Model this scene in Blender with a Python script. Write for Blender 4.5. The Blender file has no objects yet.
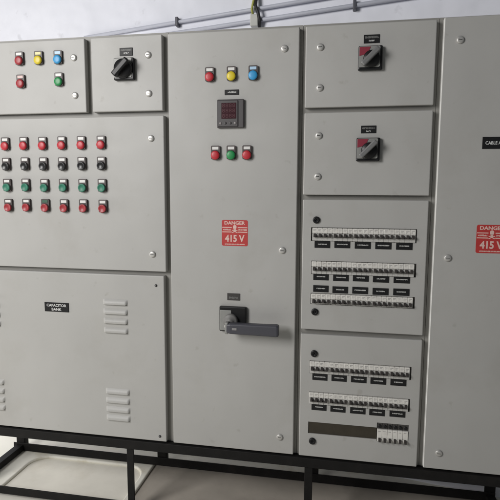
import bpy, bmesh, math, random
from mathutils import Vector, Matrix
random.seed(7)
S = bpy.context.scene
C = S.collection
FL = 1.300                                  # height of the camera above the floor

# ------------------------------------------------------------------ materials
def mat(name, col, rough=0.5, metal=0.0, var=0.0, vscale=3.0, bump=0.0, bscale=300.0,
        spec=0.5, coat=0.0, dirt=None, dirt_amt=0.0, dirt_scale=2.0, trans=0.0, rvar=0.0):
    m = bpy.data.materials.new(name); m.use_nodes = True
    nt = m.node_tree; b = nt.nodes['Principled BSDF']
    b.inputs['Base Color'].default_value = (*col, 1)
    b.inputs['Roughness'].default_value = rough
    b.inputs['Metallic'].default_value = metal
    b.inputs['Specular IOR Level'].default_value = spec
    b.inputs['Coat Weight'].default_value = coat
    if trans: b.inputs['Transmission Weight'].default_value = trans
    tc = nt.nodes.new('ShaderNodeTexCoord'); geo = nt.nodes.new('ShaderNodeNewGeometry')
    last = None
    def noise(scale, detail=4, rough_=0.55):
        n = nt.nodes.new('ShaderNodeTexNoise'); n.inputs['Scale'].default_value = scale
        n.inputs['Detail'].default_value = detail; n.inputs['Roughness'].default_value = rough_
        nt.links.new(geo.outputs['Position'], n.inputs['Vector']); return n
    if var:
        n = noise(vscale)
        r = nt.nodes.new('ShaderNodeMapRange')
        r.inputs['From Min'].default_value = .3; r.inputs['From Max'].default_value = .7
        r.inputs['To Min'].default_value = 1 - var; r.inputs['To Max'].default_value = 1 + var
        nt.links.new(n.outputs['Fac'], r.inputs['Value'])
        mx = nt.nodes.new('ShaderNodeVectorMath'); mx.operation = 'SCALE'
        mx.inputs[0].default_value = col
        nt.links.new(r.outputs['Result'], mx.inputs['Scale'])
        last = mx.outputs['Vector']
    if dirt:
        n = noise(dirt_scale, 8, .65)
        r = nt.nodes.new('ShaderNodeMapRange')
        r.inputs['From Min'].default_value = .52; r.inputs['From Max'].default_value = .75
        r.inputs['To Min'].default_value = 0; r.inputs['To Max'].default_value = dirt_amt
        nt.links.new(n.outputs['Fac'], r.inputs['Value'])
        mx = nt.nodes.new('ShaderNodeMix'); mx.data_type = 'RGBA'
        mx.inputs['A'].default_value = (*col, 1); mx.inputs['B'].default_value = (*dirt, 1)
        nt.links.new(r.outputs['Result'], mx.inputs['Factor'])
        if last: nt.links.new(last, mx.inputs['A'])
        last = mx.outputs['Result']
    if last: nt.links.new(last, b.inputs['Base Color'])
    if rvar:
        n = noise(6, 6)
        r = nt.nodes.new('ShaderNodeMapRange')
        r.inputs['To Min'].default_value = rough - rvar; r.inputs['To Max'].default_value = rough + rvar
        nt.links.new(n.outputs['Fac'], r.inputs['Value']); nt.links.new(r.outputs['Result'], b.inputs['Roughness'])
    if bump:
        n = noise(bscale, 3)
        bp = nt.nodes.new('ShaderNodeBump'); bp.inputs['Strength'].default_value = bump
        bp.inputs['Distance'].default_value = 0.001
        nt.links.new(n.outputs['Fac'], bp.inputs['Height']); nt.links.new(bp.outputs['Normal'], b.inputs['Normal'])
    return m

M = {}
M['paint'] = mat('grey_powder_coat', (.425, .419, .404), .46, spec=.4, var=.035, vscale=2.2, bump=.10, bscale=260,
                 dirt=(.345, .33, .30), dirt_amt=.40, dirt_scale=4, rvar=.08)
def wavy(m, scale, dist, spots=None, scol=None, samt=0):
    nt = m.node_tree; b = nt.nodes['Principled BSDF']
    geo = nt.nodes.new('ShaderNodeNewGeometry')
    n = nt.nodes.new('ShaderNodeTexNoise'); n.inputs['Scale'].default_value = scale; n.inputs['Detail'].default_value = 1
    nt.links.new(geo.outputs['Position'], n.inputs['Vector'])
    bp = nt.nodes.new('ShaderNodeBump'); bp.inputs['Strength'].default_value = 1; bp.inputs['Distance'].default_value = dist
    nt.links.new(n.outputs['Fac'], bp.inputs['Height'])
    old = b.inputs['Normal'].links[0].from_node
    nt.links.new(bp.outputs['Normal'], old.inputs['Normal'])
    if spots:
        v = nt.nodes.new('ShaderNodeTexNoise'); v.inputs['Scale'].default_value = spots; v.inputs['Detail'].default_value = 5
        nt.links.new(geo.outputs['Position'], v.inputs['Vector'])
        rg = nt.nodes.new('ShaderNodeMapRange'); rg.inputs['From Min'].default_value = .66; rg.inputs['From Max'].default_value = .74
        rg.inputs['To Max'].default_value = samt
        nt.links.new(v.outputs['Fac'], rg.inputs['Value'])
        mx = nt.nodes.new('ShaderNodeMix'); mx.data_type = 'RGBA'; mx.inputs['B'].default_value = (*scol, 1)
        nt.links.new(b.inputs['Base Color'].links[0].from_socket, mx.inputs['A']); nt.links.new(rg.outputs['Result'], mx.inputs['Factor'])
        nt.links.new(mx.outputs['Result'], b.inputs['Base Color'])
wavy(M['paint'], 5, .0045, 22, (.285, .265, .235), .35)
M['frame'] = mat('grey_frame_paint', (.29, .282, .262), .5, var=.04, bump=.1, bscale=260)
M['edge'] = mat('lit_edge_bright', (.86, .85, .82), .5, var=.06, vscale=9)  # door edge catching light from the left, brightness put into the colour
M['edge2'] = mat('lit_edge_mild', (.52, .51, .49), .5, var=.08, vscale=9)  # weaker painted edge light for the breaker cubicle doors
M['gasket'] = mat('black_slot_shade', (.025, .024, .022), .7)
M['black'] = mat('black_plastic', (.012, .012, .013), .36, bump=.05, spec=.3)
M['matblack'] = mat('matt_black_plastic', (.02, .02, .021), .55)
M['dark'] = mat('dark_interior', (.02, .018, .015), .8)
M['toggle'] = mat('dark_toggle', (.038, .032, .030), .45)
M['brown'] = mat('brown_blanking_sheet', (.036, .029, .018), .6, var=.15, vscale=30)
M['chrome'] = mat('zinc_lock', (.52, .51, .49), .40, metal=.45)
M['silver'] = mat('silver_plate', (.27, .27, .26), .5, metal=.2, var=.05, vscale=40)
M['greyknob'] = mat('grey_knob', (.20, .20, .20), .38, metal=.2)
M['hubgrey'] = mat('hub_grey', (.17, .165, .16), .5)
M['white'] = mat('white_breaker', (.72, .70, .66), .42, var=.04, vscale=60, dirt=(.35, .32, .28), dirt_amt=.35, dirt_scale=40)
M['foot'] = mat('shaded_breaker_foot', (.50, .49, .47), .5, var=.04, vscale=60)  # white body painted greyer for the shading below the toggles
M['mark'] = mat('grey_print', (.25, .24, .24), .6)
M['letter'] = mat('white_lettering', (.74, .74, .73), .5)
M['faint'] = mat('faint_lettering', (.16, .16, .155), .5)
M['mid'] = mat('worn_lettering', (.52, .52, .51), .5)
M['plate'] = mat('black_nameplate', (.013, .013, .014), .45, spec=.25)
M['platedim'] = mat('dark_grey_nameplate', (.055, .052, .05), .35)
M['legend'] = mat('dark_legend_frame', (.050, .036, .034), .45)
M['insert'] = mat('white_insert', (.70, .69, .67), .4)
M['sector'] = mat('dull_red_sector', (.24, .025, .045), .45)
M['ins_y'] = mat('yellowish_insert', (.66, .62, .28), .4)
M['ins_b'] = mat('blue_tint_insert', (.42, .60, .78), .4)
M['ins_p'] = mat('pinkish_insert', (.62, .45, .42), .4)
M['ins_g'] = mat('dark_green_insert', (.02, .09, .045), .4)
M['collar'] = mat('dark_collar', (.035, .03, .03), .4)
M['red'] = mat('red_lens', (.46, .018, .030), .42, coat=.08)
M['dred'] = mat('dark_red_lens', (.33, .020, .028), .42, coat=.08)
M['yellow'] = mat('yellow_lens', (.66, .52, .02), .42, coat=.08)
M['blue'] = mat('blue_lens', (.035, .30, .60), .42, coat=.08)
M['green'] = mat('green_lens', (.012, .24, .065), .42, coat=.08)
M['teal'] = mat('sea_green_cap', (.018, .17, .105), .45)
M['blackcap'] = mat('black_cap', (.012, .012, .013), .3)
M['bezel'] = mat('meter_bezel', (.062, .056, .058), .42)
M['display'] = mat('dark_red_display', (.040, .008, .013), .2, coat=.3)
M['seg'] = mat('dim_red_segments', (.085, .012, .02), .4)
M['mbtn'] = mat('meter_button', (.24, .22, .22), .4)
M['handle'] = mat('blue_grey_handle', (.058, .058, .071), .42, bump=.05)
M['stred'] = mat('red_sticker', (.47, .040, .038), .45, var=.05, vscale=40)
M['stwhite'] = mat('sticker_print', (.72, .50, .45), .5)
M['stand'] = mat('black_enamel_steel', (.008, .0075, .0075), .6, spec=.22, var=.2, vscale=20, bump=.12, bscale=120,
                 dirt=(.03, .026, .022), dirt_amt=.3, dirt_scale=18)
M['wall'] = mat('white_plaster', (.85, .86, .93), .85, var=.05, vscale=3, bump=.35, bscale=40,
                dirt=(.68, .685, .74), dirt_amt=.45, dirt_scale=3.0)
wavy(M['wall'], 9, .012, 16, (.50, .50, .54), .35)
M['floor'] = mat('cream_cement', (.85, .83, .75), .7, var=.05, vscale=4, bump=.3, bscale=60,
                 dirt=(.56, .49, .34), dirt_amt=.7, dirt_scale=6)
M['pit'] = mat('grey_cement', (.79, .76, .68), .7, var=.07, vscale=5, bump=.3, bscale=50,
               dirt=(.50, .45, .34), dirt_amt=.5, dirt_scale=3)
M['pitshade'] = mat('brown_cement_shaded', (.42, .38, .33), .75, var=.12, vscale=5, bump=.3, bscale=50,
                   dirt=(.26, .23, .20), dirt_amt=.6, dirt_scale=4)  # brown cement, darkened to paint in the shade under the cubicles
M['pvc'] = mat('grey_pvc', (.56, .575, .65), .5, var=.06, vscale=8)
M['clip'] = mat('dark_clip', (.10, .10, .12), .5)
M['box'] = mat('pale_pvc_box', (.60, .60, .56), .5, var=.05, vscale=20)
M['ywire'] = mat('yellow_green_wire', (.42, .42, .10), .5)

# ------------------------------------------------------------------ mesh helpers
class MB:
    def __init__(s): s.bm = bmesh.new(); s.mats = []
    def mi(s, m):
        if m not in s.mats: s.mats.append(m)
        return s.mats.index(m)
    def _merge(s, t, m, smooth=False):
        i = s.mi(m)
        for f in t.faces: f.material_index = i; f.smooth = smooth
        me = bpy.data.meshes.new('tmp'); t.to_mesh(me); t.free()
        s.bm.from_mesh(me); bpy.data.meshes.remove(me)
    def box(s, x0, x1, y0, y1, z0, z1, m, bev=0.0, seg=2, front=False, mtx=None):
        t = bmesh.new(); bmesh.ops.create_cube(t, size=1)
        for v in t.verts:
            v.co = Vector(((x0+x1)/2+v.co.x*(x1-x0), (y0+y1)/2+v.co.y*(y1-y0), (z0+z1)/2+v.co.z*(z1-z0)))
        if bev:
            es = t.edges[:]
            if front: es = [e for e in es if all(abs(v.co.y-min(y0, y1)) < 1e-6 for v in e.verts)
                            or (abs(e.verts[0].co.y-e.verts[1].co.y) > 1e-6)]
            bmesh.ops.bevel(t, geom=es, offset=bev, segments=seg, profile=.5, affect='EDGES')
        if mtx: bmesh.ops.transform(t, matrix=mtx, verts=t.verts)
        s._merge(t, m, False)
        return s
    def lathe(s, prof, m, n=24, mtx=None, smooth=True):
        """profile of (radius, outward distance) turned about the axis that points to -Y"""
        t = bmesh.new(); rings = []
        for r, d in prof:
            if r <= 1e-6: rings.append([t.verts.new((0, -d, 0))])
            else: rings.append([t.verts.new((r*math.cos(2*math.pi*k/n), -d, r*math.sin(2*math.pi*k/n))) for k in range(n)])
        for a, b in zip(rings, rings[1:]):
            for k in range(n):
                k2 = (k+1) % n
                if len(a) == 1: t.faces.new((a[0], b[k], b[k2])) if len(b) > 1 else None
                elif len(b) == 1: t.faces.new((a[k], b[0], a[k2]))
                else: t.faces.new((a[k], b[k], b[k2], a[k2]))
        bmesh.ops.recalc_face_normals(t, faces=t.faces)
        if mtx: bmesh.ops.transform(t, matrix=mtx, verts=t.verts)
        s._merge(t, m, smooth); return s
    def tube(s, pts, r, m, n=12):
        t = bmesh.new(); rings = []
        pts = [Vector(p) for p in pts]
        for i, p in enumerate(pts):
            d = (pts[min(i+1, len(pts)-1)]-pts[max(i-1, 0)]).normalized()
            u = d.cross(Vector((0, 1, .13))).normalized(); w = d.cross(u)
            rings.append([t.verts.new(p+r*(math.cos(2*math.pi*k/n)*u+math.sin(2*math.pi*k/n)*w)) for k in range(n)])
        for a, b in zip(rings, rings[1:]):
            for k in range(n): t.faces.new((a[k], a[(k+1) % n], b[(k+1) % n], b[k]))
        t.faces.new(rings[0]); t.faces.new(rings[-1][::-1])
        bmesh.ops.recalc_face_normals(t, faces=t.faces)
        s._merge(t, m, True); return s
    def poly(s, pts, y0, y1, m, bev=0):
        """outline of (x, z) points extruded from y0 (front) to y1"""
        t = bmesh.new()
        f = t.faces.new([t.verts.new((x, y0, z)) for x, z in pts])
        r = bmesh.ops.extrude_face_region(t, geom=[f])
        for v in [g for g in r['geom'] if isinstance(g, bmesh.types.BMVert)]: v.co.y = y1
        bmesh.ops.recalc_face_normals(t, faces=t.faces)
        s._merge(t, m, False); return s
    def mesh(s, name):
        me = bpy.data.meshes.new(name); s.bm.to_mesh(me); s.bm.free()
        for m in s.mats: me.materials.append(M[m])
        return me

def rrect(w, h, r, n=5, cx=0, cz=0):
    pts = []
    for sx, sz, a0 in ((1, 1, 0), (-1, 1, 90), (-1, -1, 180), (1, -1, 270)):
        for k in range(n+1):
            a = math.radians(a0+90*k/n)
            pts.append((cx+sx*(w/2-r)+r*math.cos(a), cz+sz*(h/2-r)+r*math.sin(a)))
    return pts

def link(name, me, parent=None, loc=(0, 0, 0), rot=None):
    """loc is in the space of the parent"""
    o = bpy.data.objects.new(name, me); C.objects.link(o)
    if parent: o.parent = parent
    o.location = loc
    if rot: o.rotation_euler = rot
    return o
def smooth_edges(o, w=.002, seg=2, angle=40):
    b = o.modifiers.new('bevel', 'BEVEL'); b.width = w; b.segments = seg; b.limit_method = 'ANGLE'; b.angle_limit = math.radians(angle)
    return o
def thing(name, label, cat, loc, group=None):
    o = bpy.data.objects.new(name, None); C.objects.link(o); o.location = loc
    o.empty_display_size = .1
    o['label'] = label; o['category'] = cat
    if group: o['group'] = group
    return o
def struct(name, me):
    o = link(name, me); o['kind'] = 'structure'; return o

def text_mesh(txt, size, width, matname, bold=.012):
    """flat letters facing -Y, centred, fitted to a width"""
    cu = bpy.data.curves.new('lettering', 'FONT'); cu.body = txt; cu.size = size; cu.extrude = .0002
    cu.align_x = 'CENTER'; cu.align_y = 'CENTER'; cu.resolution_u = 3; cu.offset = size*bold
    o = bpy.data.objects.new('lettering_tmp', cu); C.objects.link(o)
    dg = bpy.context.evaluated_depsgraph_get(); dg.update()
    me = bpy.data.meshes.new_from_object(o.evaluated_get(dg))
    bpy.data.objects.remove(o); bpy.data.curves.remove(cu)
    xs = [v.co.x for v in me.vertices]; w = max(xs)-min(xs); cx = (max(xs)+min(xs))/2
    ys = [v.co.y for v in me.vertices]; cy = (max(ys)+min(ys))/2
    k = width/w if width else 1
    for v in me.vertices: v.co = Vector(((v.co.x-cx)*k, -v.co.z, v.co.y-cy))
    me.materials.clear(); me.materials.append(M[matname])
    return me
def merge_meshes(name, items):
    """items: (mesh, dx, dz); all end up in one mesh"""
    bm = bmesh.new(); mats = []
    for me, dx, dz in items:
        t = bmesh.new(); t.from_mesh(me)
        mm = me.materials[0]
        if mm not in mats: mats.append(mm)
        for f in t.faces: f.material_index = mats.index(mm)
        bmesh.ops.translate(t, vec=(dx, 0, dz), verts=t.verts)
        q = bpy.data.meshes.new('q'); t.to_mesh(q); t.free(); bm.from_mesh(q); bpy.data.meshes.remove(q)
    out = bpy.data.meshes.new(name); bm.to_mesh(out); bm.free()
    for mm in mats: out.materials.append(mm)
    return out

# ------------------------------------------------------------------ setting
WA = math.radians(-10.5); WY = .515
def wall_y(x): return WY + math.tan(WA)*x
wb = MB(); wb.box(-4.2, 3.2, 0, .12, -.2, 3.0, 'wall')
w = struct('wall', wb.mesh('wall')); w.location = (0, WY, 0); w.rotation_euler = (0, 0, WA)

fb = MB(); fb.box(-4.0, 3.0, -3.4, 1.3, -.015, 0, 'floor')
fl = struct('floor', fb.mesh('floor'))
cut = MB()
for (x0, x1, y0, y1, r) in ((-1.450, -.888, -.30, .330, .085), (-.858, .66, -.30, .42, .05)):
    t = bmesh.new(); pts = rrect(x1-x0, y1-y0, r, 6, (x0+x1)/2, (y0+y1)/2)
    f = t.faces.new([t.verts.new((x, y, -.2)) for x, y in pts])
    rr = bmesh.ops.extrude_face_region(t, geom=[f])
    for v in [g for g in rr['geom'] if isinstance(g, bmesh.types.BMVert)]: v.co.z = .2
    bmesh.ops.recalc_face_normals(t, faces=t.faces); cut._merge(t, 'floor')
def boolean(o, cutmesh):
    co = bpy.data.objects.new('cut_tmp', cutmesh); C.objects.link(co)
    co.parent = o.parent; co.location = o.location
    b = o.modifiers.new('cut', 'BOOLEAN'); b.object = co; b.operation = 'DIFFERENCE'; b.solver = 'EXACT'
    dg = bpy.context.evaluated_depsgraph_get(); dg.update()
    me = bpy.data.meshes.new_from_object(o.evaluated_get(dg)); me.name = o.name
    o.modifiers.clear(); o.data = me
    bpy.data.objects.remove(co); return o
boolean(fl, cut.mesh('cut')); smooth_edges(fl, .011, 4, 50)
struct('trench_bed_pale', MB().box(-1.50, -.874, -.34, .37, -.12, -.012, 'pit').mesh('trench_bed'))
struct('trench_bed_brown_shaded', MB().box(-.872, .70, -.34, .47, -.12, -.0125, 'pitshade').mesh('trench_bed'))

# ------------------------------------------------------------------ shared device meshes
def dev_legend(ins):
    b = MB()
    b.poly(rrect(.0325, .048, .004, 3, 0, .0085), -.0085, -.0002, 'legend')
    b.box(-.0115, .0115, -.0093, -.0080, .0185, .0285, ins, .0006)
    return b.mesh('legend_plate')
LEG = {k: dev_legend(k) for k in ('insert', 'ins_y', 'ins_b', 'ins_p', 'ins_g')}
COLLAR = MB().lathe([(.0168, .0080), (.0168, .0095), (.0162, .0102), (.0, .0102)], 'collar', 28, Matrix.Translation((0, 0, -.001))).mesh('collar')
LENS = {k: MB().lathe([(.0158, .0095), (.0158, .0125), (.0152, .0145), (.0135, .0159), (.0095, .0168), (.005, .0172), (0, .0173)], k, 32, Matrix.Translation((0, 0, -.001))).mesh('lens')
        for k in ('red', 'dred', 'yellow', 'blue', 'green')}
CAP = {k: MB().lathe([(.0152, .0095), (.0152, .0150), (.0145, .0162), (.0120, .0165), (.0110, .0158), (0, .0153)], k, 32, Matrix.Translation((0, 0, -.001))).mesh('cap')
       for k in ('dred', 'teal', 'blackcap')}
def indicator(par, x, z, col, word, ins='insert'):
    o = link('indicator_lamp', COLLAR, par, (x, 0, z)); o['label'] = word+' indicator lamp'
    link('legend_plate', LEG[ins], o); link('lens', LENS[col], o)
def button(par, x, z, col, word, ins='insert'):
    o = link('push_button', COLLAR, par, (x, 0, z)); o['label'] = word+' push button'
    link('legend_plate', LEG[ins], o); link('button_cap', CAP[col], o)

LOCK = (MB().lathe([(.0122, 0), (.0122, .0030), (.0110, .0052), (.0088, .0062), (.0055, .0066), (0, .0067)], 'chrome', 24)
        .box(-.0060, .0060, -.0069, -.0060, -.0010, .0010, 'gasket', .0002).mesh('lock'))
BLOCK = (MB().lathe([(.0125, 0), (.0125, .0050), (.0110, .0070), (.0045, .0072), (.004, .0055), (0, .0055)], 'black', 24)
         .box(-.0055, .0055, -.0085, -.004, -.0014, .0014, 'black', .0005).mesh('lock'))
SCREW = (MB().lathe([(.0052, 0), (.0050, .002), (.003, .0034), (0, .0036)], 'matblack', 14)
         .box(-.0035, .0035, -.0041, -.003, -.0006, .0006, 'silver').mesh('screw'))

def glyphs(b, w, h, cx, cz, n, mat_, y=-.0024, seed=0):
    """a line of lettering too small to read: uneven, nearly touching marks"""
    R = random.Random(seed); n *= 2; p = w/n; x = cx-w/2
    while x < cx+w/2:
        wd = p*R.uniform(.5, 1.0); hh = h*R.choice((1, 1, .9, .75, .5)); dz = R.choice((0, 0, (h-hh)/2, -(h-hh)/2))
        b.box(x, x+wd, y-.0003, y, cz+dz-hh/2, cz+dz+hh/2, mat_)
        x += wd+p*R.uniform(.12, .4)
def nameplate(par, x, z, w, h, lines, label=None, pm='plate', seed=0):
    """lines: (offset z, width, height, content) with content a text or a number of worn letters"""
    pl = MB(); pl.box(-w/2, w/2, -.0022, 0, -h/2, h/2, pm, .0006, 1)
    o = link('nameplate', pl.mesh('nameplate'), par, (x, -.0001, z))
    if label: o['label'] = label
    items = []; g = MB(); any_g = False
    for dz, lw, lh, c in lines:
        if isinstance(c, str):
            me = text_mesh(c, lh*1.38, lw, 'letter'); items.append((me, 0, dz))
        else:
            glyphs(g, lw, lh, 0, dz, abs(c), 'mid' if c > 0 else 'faint', seed=seed+int(dz*1e4)); any_g = True
    if items:
        me = merge_meshes('lettering', items); link('lettering', me, o, (0, -.0026, 0))
    if any_g: link('lettering', g.mesh('lettering'), o)
    else: g.bm.free()
    return o

# ------------------------------------------------------------------ cubicles
TOP, BOT = FL+.553, FL-.992
def cubicle(label, x0, x1):
    t = thing('switchboard_cubicle', label, 'switchgear cubicle', ((x0+x1)/2, 0, BOT), 'cubicles of the switchboard')
    t['x0'] = x0; ox = (x0+x1)/2
    del t['x0']
    b = MB(); b.box(x0+.0001-ox, x1-.0001-ox, .025, .372, 0, TOP-BOT, 'frame')
    link('carcass', b.mesh('carcass'), t)
    def L(x, z): return (x/1000-ox, FL+z/1000-BOT)
    return t, L
def door(t, L, x0, x1, z0, z1, locks=(), blocks=(), screws=(), holes=(), louvers=(), label=None, edge=None):
    a = L(x0, z0); c = L(x1, z1); cx, cz = (a[0]+c[0])/2, (a[1]+c[1])/2
    w, h = c[0]-a[0], c[1]-a[1]
    b = MB(); b.box(-w/2, w/2, 0, .0200, -h/2, h/2, 'paint', .0032, 3, front=True)
    o = link('door', b.mesh('door'), t, (cx, 0, cz))
    if edge:                                             # light caught by the left-facing sides, painted as a paler colour
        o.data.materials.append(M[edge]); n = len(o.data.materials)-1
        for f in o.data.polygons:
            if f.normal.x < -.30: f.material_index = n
    if label: o['label'] = label
    if holes:
        for hx0, hx1, hz0, hz1 in holes:
            p = L(hx0, hz0); q = L(hx1, hz1); cb = MB()
            cb.box(p[0]-cx, q[0]-cx, -.06, .06, p[1]-cz, q[1]-cz, 'paint')
            boolean(o, cb.mesh('cut'))
    g = MB()
    g.box(-w/2+.0006, w/2-.0006, .0201, .0249, -h/2+.0006, h/2-.0006, 'frame')
    link('gasket', g.mesh('gasket'), o)
    def rel(x, z): p = L(x, z); return (p[0]-cx, 0, p[1]-cz)
    for x, z in locks: link('lock', LOCK, o, rel(x, z), (0, math.radians(random.choice((0, 4, -6, 10))), 0))
    for x, z in blocks: link('lock', BLOCK, o, rel(x, z), (0, math.radians(random.choice((90, 80, 35))), 0))['label'] = 'black round lock'
    for x, z in screws: link('screw', SCREW, o, rel(x, z), (0, random.random()*3, 0))
    for x, z in louvers: link('louver', LOUVER, o, rel(x, z))
    return o

# pressed louver: a hood that leans out from the sheet and is open below
def louver_mesh(w=.100, h=.021, d=.0085):
    t = bmesh.new(); nx, nz = 22, 8; grid = []
    for j in range(nz+1):
        v = j/nz; row = []
        for i in range(nx+1):
            u = i/nx*2-1
            end = min(1, (1-abs(u))/.14); e = math.sqrt(max(0, 1-(1-end)**2))
            s = math.sin(min(1, v/.75)*math.pi/2)
            y = -(d*e*s)-.0001
            row.append(t.verts.new((u*w/2, y, h/2-v*h*(.80+.20*e))))
        grid.append(row)
    for j in range(nz):
        for i in range(nx): t.faces.new((grid[j][i], grid[j+1][i], grid[j+1][i+1], grid[j][i+1]))
    # a short return lip under the hood and a dark strip painted for the shadow below it
    low = grid[-1]; lip = [t.verts.new((v.co.x, min(-.0002, v.co.y+.0055), v.co.z+.0012)) for v in low]
    for i in range(nx): t.faces.new((low[i], lip[i], lip[i+1], low[i+1]))
    for f in t.faces: f.smooth = True
    b = MB(); b._merge(t, 'paint', True)
    b.box(-w/2*.90, w/2*.90, -.0006, -.0001, -h/2-.0022, -h/2+.0006, 'gasket')
    return b.mesh('louver')
LOUVER = louver_mesh()

# --- left cubicle
tA, LA = cubicle('widest grey cubicle with rows of coloured push buttons above a louvred cover', -1.600, -.6405)
door(tA, LA, -1588, -954, 277, 541, locks=[(-998, 474), (-998, 339)], label='door with five indicator lamps')
door(tA, LA, -930, -657, 277, 541, locks=[(-709, 472), (-709, 338)], label='small door with a black rotary switch')
door(tA, LA, -1588, -654, -313, 260, locks=[(-704, 179), (-706, -247)], label='door with four rows of push buttons')
lv = [(x, z) for x in (-861, -1410) for z in (-437, -474, -511, -548, -795, -832, -869, -904)]
door(tA, LA, -1588, -663, -986, -329, screws=[(-695, -366), (-690, -965)], louvers=lv, label='louvred cover panel')
for x, z, c, w_, i in ((-1216, 471, 'dred', 'red', 'insert'), (-1137, 470, 'yellow', 'yellow', 'ins_y'), (-1058, 469, 'blue', 'blue', 'ins_b'),
                       (-1215, 388, 'dred', 'red', 'ins_p'), (-1058, 390, 'green', 'green', 'insert')):
    p = LA(x, z); indicator(tA, p[0], p[1], c, w_, i)
for k in range(-0, 6):
    x = -1294+79.2*k
    for r, z in enumerate((158, 81, 0, -77)):
        p = LA(x+random.uniform(-.8, .8), z+random.uniform(-.8, .8))
        if r == 0: indicator(tA, p[0], p[1], 'red', 'red')
        if r == 1: button(tA, p[0], p[1], 'blackcap', 'black')
        if r == 2: button(tA, p[0], p[1], 'teal', 'green')
        if r == 3: button(tA, p[0], p[1], 'dred', 'red' if k != 2 else 'red with dark green legend', 'ins_g' if k == 2 else 'insert')

def rotary(par, x, z, kind):
    hb = MB(); hb.box(-.039, .039, -.016, 0, -.039, .039, 'black', .004, 2)
    o = link('rotary_switch', hb.mesh('rotary_switch'), par, (x, 0, z))
    f = MB(); f.poly(rrect(.068, .066, .004, 4, -.003, .003), -.0186, -.0162, 'silver')
    link('face_plate', f.mesh('face_plate'), o)
    if kind == 'red':
        q = MB(); q.poly([(-.0355, .034), (.000, .034), (-.006, .020), (-.020, .010), (-.0355, .006)], -.0200, -.0188, 'sector')
        link('red_sector', q.mesh('red_sector'), o)
    k = MB()
    R = Matrix.Rotation(math.radians(-45), 4, 'Y')
    if kind == 'red':
        k.lathe([(.027, .0188), (.027, .024), (.025, .0265), (0, .0265)], 'black', 32, Matrix.Translation((.004, 0, -.004)))
        k.box(-.036, .036, -.046, -.024, -.0085, .0085, 'greyknob', .004, 3, mtx=R)
    else:
        k.lathe([(.034, .0188), (.033, .027), (.030, .031), (0, .031)], 'black', 36)
        k.box(-.038, .038, -.052, -.026, -.011, .011, 'black', .005, 3, mtx=R)
    link('knob', k.mesh('knob'), o)
    return o
p = LA(-797, 424); rotary(tA, p[0], p[1], 'black')
p = LA(-792, 486); nameplate(tA, p[0], p[1], .050, .028, [(.006, .040, .0065, -8), (-.005, .018, .006, 4)], seed=1)
p = LA(-1109, -469); nameplate(tA, p[0], p[1], .104, .037, [(.0075, .084, .0105, 'CAPACITOR'), (-.0085, .042, .0105, 'BANK')], 'black nameplate with white lettering')

# --- second cubicle
tB, LB = cubicle('tall grey cubicle with one full height door carrying a meter and a long dark lever', -.6395, -.158)
door(tB, LB, -635, -168, -986, 541, locks=[(-219, 472), (-218, -219), (-219, -921)])
for x, c, w_, i in ((-480, 'red', 'red', 'insert'), (-402, 'yellow', 'yellow', 'insert'), (-325, 'blue', 'blue', 'ins_b')):
    p = LB(x, 387); indicator(tB, p[0], p[1], c, w_, i)
for x, c, w_ in ((-460, 'red', 'red'), (-403, 'green', 'green'), (-346, 'red', 'red')):
    p = LB(x, 117); indicator(tB, p[0], p[1], c, w_)
p = LB(-402, 333); nameplate(tB, p[0], p[1], .051, .018, [(0, .028, .006, 5)], seed=3)
p = LB(-395, -396); nameplate(tB, p[0], p[1], .048, .026, [(-.003, .034, .008, -6)], pm='platedim', seed=4)
# panel meter
b = MB(); b.box(-.048, .048, -.012, 0, -.049, .049, 'bezel', .003, 2)
p = LB(-405, 259); mt = link('panel_meter', b.mesh('panel_meter'), tB, (p[0], 0, p[1]))
b = MB(); b.box(-.045, .028, -.0155, -.0121, -.045, .045, 'bezel', .002, 2); link('cover', b.mesh('cover'), mt)
b = MB(); b.box(-.031, .022, -.0168, -.0156, -.018, .036, 'display', .0006, 1); dsp = link('display', b.mesh('display'), mt)
b = MB()
for r in range(3):
    zc = .027-.0175*r
    for k in range(4):
        xc = -.023+.0122*k
        for sx0, sx1, sz0, sz1 in ((-.003, .003, .0045, .0057), (-.003, .003, -.0006, .0006), (-.003, .003, -.0057, -.0045), (.003, .0042, .0008, .0044),
                                   (.003, .0042, -.0044, -.0008), (-.0042, -.003, .0008, .0044), (-.0042, -.003, -.0044, -.0008)):
            b.box(xc+sx0, xc+sx1, -.0171, -.0169, zc+sz0, zc+sz1, 'seg')
link('segments', b.mesh('segments'), dsp)
for x in (-.034, -.017, .001, .018):
    pale = x in (-.034, .018)
    link('meter_button', MB().lathe([(.0045, .0156), (.0043, .0170), (.003, .0178), (0, .0179)], 'mbtn' if pale else 'bezel', 16).mesh('meter_button'), mt, (x, 0, -.033))
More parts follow.
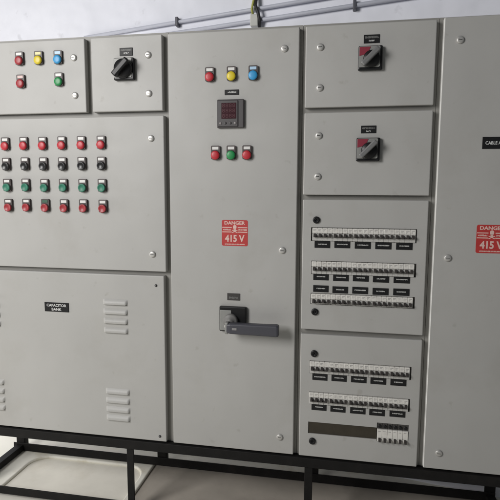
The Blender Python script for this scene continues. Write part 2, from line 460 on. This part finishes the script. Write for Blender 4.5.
# warning stickers
def sticker(par, x, z):
    b = MB(); b.poly(rrect(.096, .094, .006, 4), -.0006, -.0001, 'stred')
    o = link('warning_sticker', b.mesh('warning_sticker'), par, (x, 0, z))
    g = MB(); y0, y1 = -.0009, -.0006
    for sx in (-1, 1):
        a, c = sorted((sx*.011, sx*.046))
        g.box(a, c, y0, y1, .0185, .0215, 'stwhite'); g.box(a, c, y0, y1, .0020, .0050, 'stwhite')
        glyphs(g, .029, .0058, sx*.0285, .0118, 6, 'stwhite', y=y1, seed=40+sx)
    g.poly(rrect(.013, .015, .006, 4, 0, .0215), y0, y1, 'stwhite'); g.box(-.004, .004, y0, y1, .008, .0150, 'stwhite')
    for s_ in (-1, 1): g.box(-.011, .011, y0-.0001*s_, y1, .0045, .0070, 'stwhite', mtx=Matrix.Translation((0, 0, .006)) @ Matrix.Rotation(s_*.45, 4, 'Y') @ Matrix.Translation((0, 0, -.006)))
    sp = MB(); glyphs(sp, .074, .0042, 0, -.0408, 15, 'stwhite', y=y1, seed=44); link('small_print', sp.mesh('small_print'), o)
    link('emblem', g.mesh('emblem'), o)
    for txt, sz, wd, dz in (('DANGER', .0165, .076, .0365), ('415 V', .034, .072, -.0195)):
        link('lettering', text_mesh(txt, sz, wd, 'stwhite', .03), o, (0, -.0009, dz))
p = LB(-391, -161); sticker(tB, p[0], p[1])
# isolator with long lever
b = MB(); b.box(-.050, .050, -.016, 0, -.047, .047, 'black', .004, 2)
p = LB(-396, -477); iso = link('isolator_switch', b.mesh('isolator_switch'), tB, (p[0], 0, p[1]))
iso['label'] = 'isolator with silver and black plate and long lever'
b = MB(); b.box(-.046, -.004, -.0188, -.0162, -.042, .034, 'silver', .0015, 2); link('face_plate', b.mesh('face_plate'), iso)
b = MB(); b.lathe([(.026, .0165), (.026, .030), (.023, .033), (.012, .033), (.011, .038), (0, .038)], 'hubgrey', 32, Matrix.Translation((-.006, 0, -.004)))
b.lathe([(.012, .040), (.012, .052), (0, .052)], 'chrome', 24, Matrix.Translation((-.010, 0, -.018)))
link('hub', b.mesh('hub'), iso)
t = bmesh.new()
secs = [(-.012, .0165, .012), (.002, .0195, .014), (.04, .0200, .0145), (.12, .0205, .0150), (.168, .0215, .0155), (.176, .0195, .0135)]
rings = []
for x, hz, hy in secs:
    rings.append([t.verts.new((x, -.054+yy*2, -.022+zz)) for zz, yy in [(q[1], q[0]/2) for q in rrect(hy*2, hz*2, .007, 3)]])
for a, c in zip(rings, rings[1:]):
    n = len(a)
    for k in range(n): t.faces.new((a[k], c[k], c[(k+1) % n], a[(k+1) % n]))
t.faces.new(rings[0]); t.faces.new(rings[-1]); bmesh.ops.recalc_face_normals(t, faces=t.faces)
b = MB(); b._merge(t, 'handle', False); lev = link('lever', b.mesh('lever'), iso); smooth_edges(lev, .003, 2, 50)
b = MB(); b.box(.010, .027, -.0700, -.0668, -.025, -.017, 'mark', .0004); link('lever_tag', b.mesh('lever_tag'), iso)
b = MB(); b.box(-.018, -.006, -.064, -.040, -.043, .000, 'silver', .003, 2); link('collar', b.mesh('collar'), iso)

# --- third cubicle
tC, LC = cubicle('narrow grey cubicle with two red cornered switches above rows of white breakers', -.157, .2845)
door(tC, LC, -147, 274, 274, 541, locks=[(-98, 471), (-97, 339)], label='upper switch door', edge='edge2')
door(tC, LC, -147, 274, -22, 257, locks=[(-97, 180), (-98, 41)], label='lower switch door', edge='edge2')
ROW = {1: -137, 2: -255, 3: -371, 4: -620, 5: -737}
XL, PW = -112, 69.6
hol = lambda r, a, c, h=47: (a, c, ROW[r]-h+1, ROW[r]+2)
door(tC, LC, -147, 274, -503, -38, blocks=[(-99, -109), (-98, -437)], holes=[hol(1, -117, 240), hol(2, -114, 243), hol(3, -114, 243, 40)], label='breaker door with three rows', edge='edge2')
door(tC, LC, -147, 274, -986, -520, blocks=[(-97, -591), (-97.5, -924)],
     holes=[hol(4, -113, 242), hol(5, -112, 242), (-114, 132.5, -896, -851), (131.2, 241, -902, -832)], label='breaker door with a brown strip', edge='edge2')
for x, z, s in ((67, 427, 5), (69, 131, 6)):
    p = LC(x, z); rotary(tC, p[0], p[1], 'red')
p = LC(70, 490); nameplate(tC, p[0], p[1], .051, .027, [(.005, .042, .007, -8), (-.006, .018, .005, 4)], seed=5)
p = LC(69, 198); nameplate(tC, p[0], p[1], .050, .025, [(.004, .042, .006, -9), (-.006, .014, .005, 3)], seed=6)

def breaker_mesh(n, h, pw=.0174, seed=0):
    b = MB(); R = random.Random(seed)
    for k in range(n):
        x0 = pw*k-n*pw/2
        b.box(x0+.0001, x0+pw-.0001, -.0055, .0195, -.018, 0, 'white', .0012, 1)            # upper face
        b.box(x0+.0001, x0+pw-.0001, -.0030, .0195, -h, -.0185, 'foot', .0010, 1)           # toggle well and foot, greyed to paint the shade there
        b.box(x0+.0030, x0+pw-.0040, -.0057, -.0054, -.0060, -.0046, 'mark'); b.box(x0+.0030, x0+pw-R.uniform(.005, .010), -.0057, -.0054, -.0095, -.0085, 'mark')
        if R.random() < .5: b.box(x0+.0030, x0+R.uniform(.006, .012), -.0057, -.0054, -.0130, -.0122, 'mark')
    return b.mesh('breaker')
def toggle_mesh(n, z0=-.0195, pw=.0174, drop=.0125):
    b = MB()
    for k in range(n):
        x0 = pw*k-n*pw/2
        t = bmesh.new(); pr = [(-.002, z0), (-.0075, z0-.0005), (-.0165, z0-.0055), (-.0175, z0-.0100), (-.012, z0-drop), (-.002, z0-drop)]
        a = [t.verts.new((x0+.0046, y, z)) for y, z in pr]; c = [t.verts.new((x0+pw-.0046, y, z)) for y, z in pr]
        t.faces.new(a); t.faces.new(c[::-1])
        for i in range(len(pr)):
            j = (i+1) % len(pr); t.faces.new((a[i], c[i], c[j], a[j]))
        bmesh.ops.recalc_face_normals(t, faces=t.faces); bmesh.ops.bevel(t, geom=t.edges[:], offset=.0009, segments=2, profile=.5, affect='EDGES')
        b._merge(t, 'toggle', False)
    b.box(-n*pw/2+.005, n*pw/2-.005, -.0130, -.0045, z0-.0118, z0-.0090, 'toggle', .001, 1)   # tie bar
    return b.mesh('toggle')
BK = {(h, k): breaker_mesh(4, h/1000-.0005, seed=k) for h in (45, 37) for k in range(4)}; TG = toggle_mesh(4)
TG1 = None
for r in range(1, 6):
    hgt = 37 if r == 3 else 45
    for g in range(5):
        p = LC(XL+PW*(g+.5), ROW[r])
        o = link('breaker', BK[hgt, (r*3+g*g) % 4], tC, (p[0], 0, p[1])); link('toggle', TG, o)
for r, z in ((1, -194), (2, -310), (3, -353.5), (4, -677), (5, -793)):
    for g in range(5):
        p = LC((-76 if r != 2 and r != 3 else -79)+68.8*g, z+random.uniform(-1, 1))
        nameplate(tC, p[0]+random.uniform(-.001, .001), p[1], .054, .024, [(.001, random.uniform(.026, .040), .0042, 7)], seed=20+r*7+g)
# single pole group beside the brown strip
b = MB()
for k in range(6):
    x0 = -.0534+.0178*k
    b.box(x0+.0003, x0+.0175, -.0040, .018, -.055, -.0235, 'white', .001, 1)
    b.box(x0+.0003, x0+.0175, -.0030, .018, -.069, -.0555, 'white', .001, 1)
    b.box(x0+.0003, x0+.0175, .0020, .018, -.0230, -.0010, 'platedim', .001, 1)
    b.lathe([(.0062, -.0018), (.0060, .0010), (.004, .0016), (0, .0012)], 'black', 14, Matrix.Translation((x0+.0089, 0, -.0130)))
    b.box(x0+.003, x0+.0120, -.0042, -.0039, -.031, -.0295, 'mark')
p = LC(186.2, -832); o = link('breaker', b.mesh('breaker'), tC, (p[0], 0, p[1])); o['label'] = 'group of six small breakers'
TG1 = MB()
t1 = toggle_mesh(1, -.0555, drop=.0115)
for k in range(6): link('toggle', t1, o, (-.0445+.0178*k, 0, 0))
TG1.bm.free()
b = MB(); b.box(-.1222, .1222, .0035, .0180, -.0222, .0222, 'brown'); p = LC(8.6, -873.5); link('blanking_strip', b.mesh('blanking_strip'), tC, (p[0], 0, p[1]))

# --- right cubicle
tD, LD = cubicle('grey cubicle at the right end with one plain full height door', .2855, .655)
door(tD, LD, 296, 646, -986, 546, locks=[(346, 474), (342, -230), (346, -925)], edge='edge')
p = LD(477, 149); nameplate(tD, p[0], p[1], .093, .038, [(0, .074, .0105, 'CABLE ALLEY')], 'black nameplate with white lettering')
p = LD(477, -163.5); sticker(tD, p[0], p[1])

# ------------------------------------------------------------------ stand
X4 = (-1.555, -.818, -.110, .625)
st = thing('support_stand', 'black steel angle frame on short legs carrying the whole row of cubicles', 'stand', (-.465, .18, 0))
def sobj(name, b): o = link(name, b.mesh(name), st, (.465, -.18, 0)); smooth_edges(o, .002, 2); return o
RT, RB = FL-.9935, FL-1.031
for y0, y1, yw in ((-.002, .003, .036), (.368, .363, .330)):
    b = MB(); b.box(-1.590, .646, min(y0, y1), max(y0, y1), RB, RT, 'stand'); b.box(-1.590, .646, min(y1, yw), max(y1, yw), RT-.005, RT-.0005, 'stand'); sobj('top_rail', b)
b = MB(); b.box(-1.590, .646, .000, .0045, .008, .043, 'stand'); b.box(-1.590, .646, .0046, .036, .0082, .0125, 'stand'); sobj('bottom_rail', b)
b = MB(); b.box(-1.590, .646, .345, .350, .003, .043, 'stand'); b.box(-1.590, .646, .3505, .385, .0035, .008, 'stand'); sobj('bottom_rail', b)
for x in (X4[0], X4[3]):
    b = MB(); b.box(x-.018, x+.018, .037, .344, .0035, .034, 'stand'); sobj('side_rail', b)
for x in X4:
    b = MB(); b.box(x-.015, x+.015, .0035, .0085, .0432, RB-.0002, 'stand'); b.box(x-.015, x-.010, .0087, .032, .0128, RB+.0320, 'stand'); sobj('leg', b)
    b = MB(); b.box(x-.022, x+.022, .3505, .356, .0085, RB-.0002, 'stand'); b.box(x+.016, x+.022, .3562, .384, .0085, RB-.0002, 'stand'); sobj('leg', b)

# ------------------------------------------------------------------ conduits on the wall
def wp(x, z, off): return (x, wall_y(x)-off, FL+z)
def conduit(label, pts, r, clips):
    a, e = pts[0], pts[-1]
    o = link('conduit', MB().tube(pts, r, 'pvc', 14).mesh('conduit')); o['label'] = label; o['category'] = 'conduit'; o['group'] = 'conduits on the wall'
    for f in clips:
        x = f; k = (x-a[0])/(e[0]-a[0]); z = a[2]+(e[2]-a[2])*k; y = wall_y(x)-.016
        b = MB(); b.box(-.007, .007, -.016, .0165, -r-.012, r+.012, 'clip', .003, 2)
        link('clip', b.mesh('clip'), o, (x, y, z))
conduit('upper grey conduit running along the white wall above the cubicles', [wp(-1.35, .770, .016), wp(-.6, .795, .016), wp(1.2, .855, .016)], .0088, (-.815, .30))
conduit('lower grey conduit partly hidden behind the tops of the cubicles', [wp(-1.0, .735, .016), wp(-.4, .752, .016), wp(1.2, .800, .016)], .0088, (.015,))
jb = thing('junction_box', 'small pale junction box with a yellow and a dark wire between the two conduits', 'junction box', wp(-.425, .75, .02))
b = MB(); b.box(-.018, .018, -.022, .018, -.028, .024, 'box', .005, 3); link('box_body', b.mesh('box_body'), jb)
b = MB(); b.tube([(-.006, -.010, .020), (-.010, -.02, .045), (-.004, -.018, .075), (.004, 0, .12)], .0055, 'ywire', 8); link('yellow_wire', b.mesh('yellow_wire'), jb)
b = MB(); b.tube([(.022, -.004, -.030), (.026, -.018, -.005), (.018, -.024, .03), (.006, -.02, .06), (.012, 0, .13)], .0075, 'matblack', 8); link('dark_wire', b.mesh('dark_wire'), jb)

# ------------------------------------------------------------------ light
W = bpy.data.worlds.new('World'); S.world = W; W.use_nodes = True
bg = W.node_tree.nodes['Background']; bg.inputs['Color'].default_value = (.86, .93, 1, 1); bg.inputs['Strength'].default_value = .09
def area(name, loc, target, sx, sy, power, col):
    l = bpy.data.lights.new(name, 'AREA'); l.shape = 'RECTANGLE'; l.size = sx; l.size_y = sy; l.energy = power; l.color = col
    o = bpy.data.objects.new(name, l); C.objects.link(o); o.location = loc
    o.rotation_euler = (Vector(target)-Vector(loc)).to_track_quat('-Z', 'Y').to_euler(); return o
area('window_light', (-2.25, -2.5, 2.25), (-1.3, 0, 1.2), 1.2, 1.4, 86, (1, .985, .965))
area('low_fill_light', (-3.3, -.15, .75), (-1.0, .15, .15), .9, 1.2, 24, (1, .98, .95))  # added fill to brighten the floor under the stand, no known source

cam = bpy.data.cameras.new('Camera'); co = bpy.data.objects.new('Camera', cam); C.objects.link(co)
cam.sensor_width = 36; cam.lens = 508.33/500*36; cam.clip_end = 100; cam.clip_start = .02
Rm = Matrix(((0.9828440149559844, -0.1825163973928641, -0.026559498262036695), (0.1843855704717933, 0.9757768527490843, 0.11773485057910066),
             (0.004427602849440329, -0.12061218148189641, 0.992689829710764)))
R4 = Matrix((( Rm[0][0], Rm[0][2], -Rm[0][1]), (Rm[1][0], Rm[1][2], -Rm[1][1]), (Rm[2][0], Rm[2][2], -Rm[2][1])))
co.matrix_world = Matrix.Translation((0, -1.79, FL)) @ R4.to_4x4()
S.camera = co
S.view_settings.view_transform = 'Standard'; S.view_settings.look = 'None'; S.view_settings.exposure = 0; S.view_settings.gamma = 1
